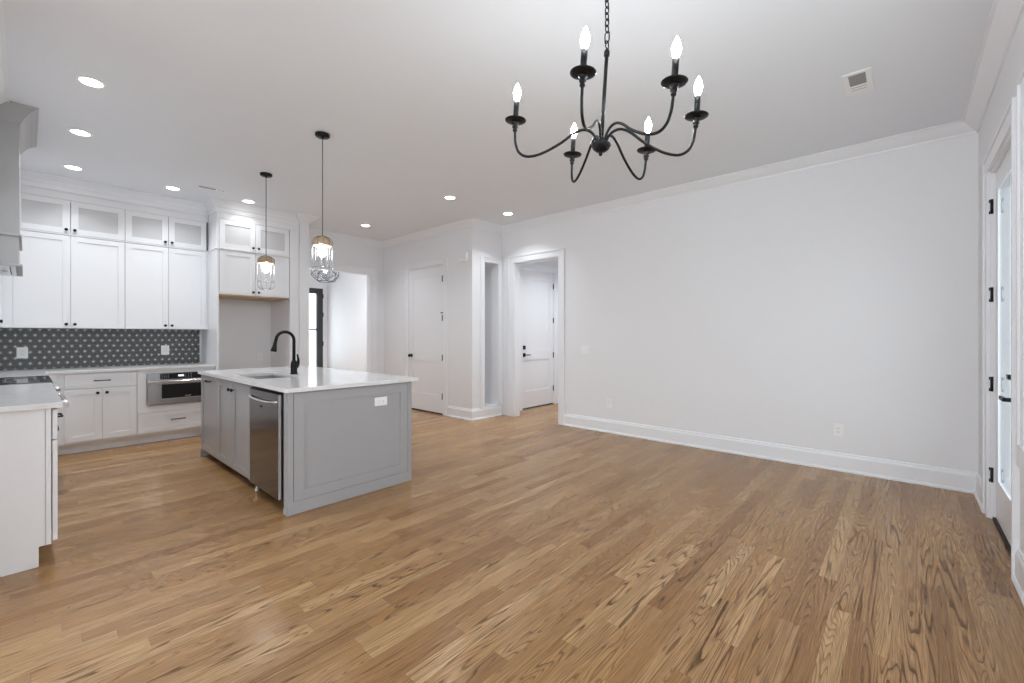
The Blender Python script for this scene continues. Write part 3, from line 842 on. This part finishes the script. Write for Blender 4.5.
# sink
r = thing('sink', ((SX0 + SX1) / 2, (SY0 + SY1) / 2, .66), 'undermount stainless steel sink in the island worktop', 'sink')
mb = MB(); bm = mb.bm; e = .004
rt_, rb_ = ringv(SX0 - e, SX1 + e, SY0 - e, SY1 + e, .8835), ringv(SX0 + .01, SX1 - .01, SY0 + .01, SY1 - .01, .665)
fl = ringv(SX0 - .018, SX1 + .018, SY0 - .018, SY1 + .018, .8835)
for k in range(4):
    j = (k + 1) % 4
    bm.faces.new((rt_[k], rt_[j], rb_[j], rb_[k])); bm.faces.new((fl[k], fl[j], rt_[j], rt_[k]))
bm.faces.new(rb_)
bo = mb.build('basin', 'sinksteel', r); so = bo.modifiers.new('thick', 'SOLIDIFY'); so.thickness = .0015; so.offset = 0
MB().lathe([(.045, 0), (.045, .004), (.03, .005), (0, .003)], ((SX0 + SX1) / 2, (SY0 + SY1) / 2, .666), (0, 0, 1), 20).build('drain', 'chrome', r)
# faucet
fx, fy = 1.765, 4.465
r = thing('faucet', (fx, fy, .914), 'tall black gooseneck faucet behind the island sink', 'faucet')
MB().lathe([(.034, 0), (.034, .008), (.031, .014), (.030, .06), (.031, .075), (.028, .11), (.022, .125), (.018, .135)], (fx, fy, .9145), (0, 0, 1), 24).build('body', 'black', r)
pts = [(fx, fy, 1.045), (fx, fy, 1.15), (fx, fy, 1.245)]
for k in range(1, 13):
    t = PI * k / 14
    pts.append((fx - .083 + .083 * math.cos(t), fy, 1.245 + .083 * math.sin(t)))
pts.append((fx - .172, fy, 1.225))
MB().tube(pts, .0145, 14).build('gooseneck', 'black', r)
MB().tube([(fx - .171, fy, 1.232), (fx - .176, fy, 1.20), (fx - .182, fy, 1.165), (fx - .188, fy, 1.14)], [.0155, .0175, .024, .027], 16).build('spray_head', 'black', r)
MB().tube([(fx + .004, fy, .962), (fx + .024, fy, .985), (fx + .038, fy, 1.015), (fx + .042, fy, 1.05), (fx + .036, fy, 1.085), (fx + .031, fy, 1.108)], [.019, .020, .017, .012, .008, .007], 12).build('lever', 'black', r)

# ------------------------------------------------------------------ outlets and switches
def plate(name, fc, u, w, wd, ht, n, label, cat, kind='outlet', horiz=False):
    r = thing(name, fc.pt(u, n, w - ht / 2), label, cat)
    mb = MB(); fc.box(mb, u - wd / 2, u + wd / 2, n, n + .006, w - ht / 2, w + ht / 2); mb.build('cover_plate', 'plate', r, bevel=.002)
    gangs = 2 if wd > .1 and not horiz else 1
    for g_ in range(gangs):
        c = u + (g_ - (gangs - 1) / 2) * .046
        mb = MB()
        if horiz: fc.box(mb, u - .034, u + .034, n + .006, n + .008, w - .017, w + .017)
        else: fc.box(mb, c - .017, c + .017, n + .006, n + .008, w - .034, w + .034)
        ins = mb.build('rocker' if kind == 'switch' else 'receptacle', 'plate', r)
        if kind == 'outlet':
            for s in (-1, 1):
                for q in (-.006, .006):
                    mb = MB()
                    if horiz: fc.box(mb, u + s * .018 - .005, u + s * .018 + .005, n + .008, n + .0084, w + q - .0012, w + q + .0012)
                    else: fc.box(mb, c + q - .0012, c + q + .0012, n + .008, n + .0084, w + s * .018 - .005, w + s * .018 + .005)
                    mb.build('slot', 'slot', ins)
    return r
plate('light_switch', FA, 3.30, 1.10, .12, .118, .001, 'white double light switch on long wall beside the doorway', 'switch', 'switch')
plate('wall_outlet', FA, 2.926, .393, .072, .118, .001, 'white outlet low on the long wall nearer the doorway', 'outlet')
plate('wall_outlet', FA, .465, .388, .072, .118, .001, 'white outlet low on the long wall nearer the far right corner', 'outlet')
FS = Face('Y', YB - .012, -1)
plate('wall_outlet', FS, -.022, 1.10, .086, .124, .001, 'white outlet plate on the star tiles behind the range', 'outlet')
plate('wall_outlet', FS, 1.243, 1.10, .086, .124, .001, 'white single outlet plate on the star tiles above the microwave', 'outlet')
FIO = Face('Y', IY0 + .006, -1)
plate('wall_outlet', FIO, 2.0, .738, .118, .072, .001, 'white horizontal outlet on the grey island end panel', 'outlet', horiz=True)
plate('wall_outlet', FB, 2.39, .965, .072, .118, .001, 'small white outlet on the back wall inside the refrigerator alcove', 'outlet')
# door chime high on the closet wall
r = thing('door_chime', (XC, 5.08, 2.44), 'white curved chime box high on the closet wall near the corner', 'chime')
mb = MB(); mb.tube([FC.pt(5.0, .018, 2.455), FC.pt(5.0, .018, 2.575)], .03, 16); mb.build('cover', 'plate', r)
mb = MB(); FC.box(mb, 5.0, 5.17, .001, .03, 2.44, 2.47); mb.build('bracket', 'plate', r, bevel=.004)

# ------------------------------------------------------------------ ceiling fittings
cans = [(.305, 4.19, 'nearest the camera above the left worktop'), (.317, 5.30, 'beside the range hood, second above the left worktop'),
        (.335, 6.46, 'over the back left corner of the kitchen'), (1.173, 6.48, 'in front of the right-hand glass cabinets'),
        (1.95, 6.38, 'in front of the refrigerator alcove cabinets'), (3.62, 6.38, 'in front of the opening to the foyer'),
        (3.61, 4.30, 'right of the island in front of the closet wall'), (4.64, 4.24, 'in front of the tall wall niche'),
        (6.2, 3.9, 'added out of view to light the small hall behind the doorway'), (3.2, 9.2, 'added out of view to light the foyer, nearer its left wall'), (4.2, 8.1, 'added out of view to light the foyer just behind the opening')]  # the last three lamps are unseen, added to brighten hall and foyer
proto = None
for i, (x, y, where) in enumerate(cans):
    if proto is None:
        o = proto = thing('recessed_light', (x, y, CEIL))
        MB().lathe([(.082, 0), (.082, -.003), (.076, -.006), (.061, -.006), (.061, -.001)], (x, y, CEIL - .0005), (0, 0, 1), 32).build('trim_ring', 'plate', o)
        MB().lathe([(0, -.003), (.061, -.003), (.061, -.001)], (x, y, CEIL - .0005), (0, 0, 1), 32).build('lens', 'lens', o)
        ld = bpy.data.lights.new('downlight', 'AREA'); ld.shape = 'DISK'; ld.size = .115; ld.spread = math.radians(118); ld.energy = CAN_W; ld.color = LIGHT_COL
        lo = bpy.data.objects.new('lamp_light', ld); COL.objects.link(lo); lo.parent = o; lo.location = (0, 0, -.012)
    else:
        o = copy_tree(proto); o.location = (x, y, CEIL)
    o['label'] = 'round recessed ceiling light ' + where; o['category'] = 'ceiling light'; o['group'] = 'recessed ceiling lights'
    k_ = {2: .75, 3: .75, 4: .3}.get(i, 2.6 if i >= 8 else 1)
    if k_ != 1:
        for ch_ in o.children:
            if ch_.type == 'LIGHT': ch_.data = ch_.data.copy(); ch_.data.energy = CAN_W * k_

def register(cx, cy, sx, sy, label, slats_dark):
    r = thing('ceiling_vent', (cx, cy, CEIL), label, 'vent', None)
    z1 = CEIL - .0005; b = .032 if sy > .1 else .018
    mb = MB()
    mb.box(cx - sx / 2, cx + sx / 2, cy - sy / 2, cy - sy / 2 + b, z1 - .008, z1); mb.box(cx - sx / 2, cx + sx / 2, cy + sy / 2 - b, cy + sy / 2, z1 - .008, z1)
    mb.box(cx - sx / 2, cx - sx / 2 + b, cy - sy / 2 + b, cy + sy / 2 - b, z1 - .008, z1); mb.box(cx + sx / 2 - b, cx + sx / 2, cy - sy / 2 + b, cy + sy / 2 - b, z1 - .008, z1)
    mb.build('frame', 'plate', r, bevel=.002)
    x0, x1, y0, y1 = cx - sx / 2 + b, cx + sx / 2 - b, cy - sy / 2 + b, cy + sy / 2 - b
    MB().box(x0, x1, y0, y1, z1 - .003, z1).build('duct', 'slot', r)
    n = 7
    for k in range(n):
        a = x0 + (x1 - x0) * (k + .5) / n; h = (x1 - x0) / n * .42
        mb = MB(); bm = mb.bm
        dark = k < slats_dark
        t = .001 if dark else -.001
        v = [bm.verts.new(p) for p in ((a - h, y0, z1 - (.0032 if dark else .0065)), (a + h, y0, z1 - (.0065 if dark else .0065)), (a + h, y1, z1 - (.0065 if dark else .0065)), (a - h, y1, z1 - (.0032 if dark else .0065)))]
        bm.faces.new(v)
        g = bmesh.ops.extrude_face_region(bm, geom=bm.faces[:])
        bmesh.ops.translate(bm, verts=[q for q in g['geom'] if isinstance(q, bmesh.types.BMVert)], vec=(0, 0, .0008))
        mb.build('slat', 'grey' if dark else 'plate', r)
    return r
register(3.86, .235, .34, .155, 'white ceiling register near the long wall at right', 4)
register(1.50, 6.15, .32, .10, 'narrow ceiling register in front of the kitchen wall cabinets', 4)

# ------------------------------------------------------------------ pendants over the island
def pendant(x, y, label):
    r = thing('pendant_light', (x, y, CEIL), label, 'pendant light', 'caged pendants over the island')
    MB().lathe([(.060, 0), (.060, -.018), (.054, -.024), (.012, -.026), (.010, -.04)], (x, y, CEIL - .0005), (0, 0, 1), 28).build('canopy', 'black', r)
    MB().tube([(x, y, CEIL - .035), (x, y, 2.6), (x, y, 2.16)], .0042, 8).build('cord', 'cord', r)
    zt, zb, R = 2.150, 1.795, .084
    MB().lathe([(.0, zt + .004), (.018, zt + .003), (.05, zt - .012), (.074, zt - .035), (.078, zt - .062), (.074, zt - .078), (.068, zt - .076), (.07, zt - .05), (0, zt - .03)], (x, y, 0), (0, 0, 1), 28).build('wooden_cap', 'wood', r)
    MB().lathe([(.016, zt - .03), (.016, zt - .085), (.012, zt - .09)], (x, y, 0), (0, 0, 1), 16).build('socket', 'chrome', r)
    MB().lathe([(.012, zt - .085), (.02, zt - .10), (.030, zt - .125), (.028, zt - .15), (.016, zt - .168), (0, zt - .173)], (x, y, 0), (0, 0, 1), 18).build('bulb', 'pendbulb', r)
    for k in range(10):
        t = 2 * PI * k / 10; c, s_ = math.cos(t), math.sin(t)
        P = [(.015, zt + .009), (.05, zt - .004), (R - .006, zt - .028), (R, zt - .06), (R, zt - .16), (R, zb + .05), (R - .012, zb + .018), (R - .038, zb)]
        MB().tube(catmull([(x + c * a, y + s_ * a, b) for a, b in P], 3), .0022, 6).build('wire', 'silver', r)
    for a, b in ((R, zb + .085), (R - .038, zb), (R, zt - .07)):
        MB().tube([(x + a * math.cos(q), y + a * math.sin(q), b) for q in [2 * PI * k / 32 for k in range(32)]], .0022, 6, closed=True).build('ring', 'silver', r)
    return r
pendant(1.748, 5.16, 'caged pendant with wooden cap over the far end of the island')
pendant(1.732, 3.776, 'caged pendant with wooden cap over the near end of the island')

# wire lantern in the foyer
lx, ly = 4.10, 8.8
r = thing('wire_lantern', (lx, ly, CEIL), 'black geometric wire lantern hanging in the foyer beyond the opening', 'lantern')
MB().lathe([(.065, 0), (.065, -.02), (.01, -.026)], (lx, ly, CEIL - .0005), (0, 0, 1), 24).build('canopy', 'black', r)
MB().tube([(lx, ly, CEIL - .02), (lx, ly, 2.80)], .006, 8).build('rod', 'black', r)
mb = MB()
def ringp(n, R, z, ph): return [Vector((lx + R * math.cos(2 * PI * (k + ph) / n), ly + R * math.sin(2 * PI * (k + ph) / n), z)) for k in range(n)]
T, U, L_, B_ = ringp(5, .12, 2.80, 0), ringp(5, .26, 2.68, .5), ringp(5, .275, 2.53, 0), ringp(5, .17, 2.40, .5)
for k in range(5):
    j = (k + 1) % 5
    for a, b in ((T[k], T[j]), (B_[k], B_[j]), (T[k], U[k]), (T[k], U[k - 1]), (U[k], L_[k]), (U[k], L_[j]), (L_[k], B_[k]), (L_[k], B_[k - 1]), (U[k], U[j])):
        mb.tube([a, b], .006, 6)
mb.build('wire_cage', 'wire', r)
MB().lathe([(.018, 2.80), (.018, 2.72), (.012, 2.70)], (lx, ly, 0), (0, 0, 1), 16).build('lamp_socket', 'black', r)
MB().lathe([(.012, 2.70), (.03, 2.65), (.03, 2.62), (.012, 2.585), (0, 2.58)], (lx, ly, 0), (0, 0, 1), 16).build('bulb', 'foyerbulb', r)

# ------------------------------------------------------------------ chandelier
hub = Vector((1.7610, 1.0320, 2.1553)); n = Vector((.024, -.057, .998)).normalized()
rtv = Vector((math.sin(CAM_A), -math.cos(CAM_A), 0))
e1 = (rtv - n * rtv.dot(n)).normalized(); e2 = n.cross(e1)
def cp_(r_, th, z): return hub + e1 * (r_ * math.cos(th)) + e2 * (r_ * math.sin(th)) + n * z
top = hub + n * .442
ch = thing('chandelier', (top.x, top.y, CEIL), 'black six-arm candle chandelier with lit bulbs hanging on a chain', 'chandelier')
MB().lathe([(.065, 0), (.063, -.012), (.045, -.026), (.012, -.03), (.008, -.045)], (top.x, top.y, CEIL - .0005), (0, 0, 1), 28).build('ceiling_canopy', 'black', ch)
MB().lathe([(0, -.042), (.006, -.040), (.009, -.032), (.006, -.024), (.020, -.022), (.036, -.010), (.045, .006), (.046, .012), (.040, .015), (.022, .020), (.016, .034), (.011, .045)], hub, n, 28).build('hub', 'black', ch)
MB().tube([hub + n * .02, top], .0085, 12).lathe([(.0085, .41), (.013, .412), (.013, .43), (.008, .442)], hub, n, 14).build('stem', 'black', ch)
def link(c, ax, side, L=.030, R=.0095, wr=.0028):
    pts = []
    for k in range(20):
        t = 2 * PI * k / 20
        pts.append(c + side * (R * math.cos(t)) + ax * ((L - R) * (1 if math.sin(t) > 0 else -1) * (1 if abs(math.sin(t)) > .01 else 0) * .55 + R * math.sin(t)))
    return MB().tube(pts, wr, 6, closed=True)
z = top.z + .012; k = 0; up = Vector((0, 0, 1))
s1 = rtv; s2 = up.cross(rtv)
while z < CEIL - .05:
    big = (k == 1)
    Lk = .036 if big else .023
    link(Vector((top.x, top.y, z + Lk * .4)), up, (s1 * .8 + s2 * .6) if k % 2 == 0 else (s1 * .6 - s2 * .8), Lk, .0125 if big else .0095, .0030).build('chain_link', 'black', ch)
    z += Lk * 1.22; k += 1
prof = [(.018, .016), (.032, .048), (.055, .070), (.088, .076), (.13, .057), (.19, .010), (.27, -.036), (.335, -.052), (.375, -.034), (.393, .005), (.398, .045), (.400, .072)]
for th in (175, 248, 300, 345, 44, 102):
    t = math.radians(th)
    arm = MB().tube(catmull([cp_(a, t, b) for a, b in prof], 5), .0062, 10).build('arm', 'black', ch)
    c = cp_(.400, t, 0)
    MB().lathe([(.007, .060), (.011, .066), (.011, .071), (.0075, .074), (.014, .080), (.014, .086), (.009, .089), (.017, .098), (.018, .106)], c, n, 16).build('cup', 'black', arm)
    MB().lathe([(0, .105), (.020, .105), (.040, .108), (.049, .1125), (.0495, .1145), (.046, .1145), (.02, .110), (0, .110)], c, n, 28).build('drip_plate', 'black', arm)
    MB().lathe([(.0125, .111), (.0125, .198), (.010, .200), (0, .200)], c, n, 18).build('candle_sleeve', 'black', arm)
    MB().lathe([(.006, .199), (.0095, .206), (.0155, .222), (.0172, .236), (.0155, .250), (.010, .266), (.0045, .279), (0, .286)], c, n, 18).build('candle_bulb', 'bulb', arm)
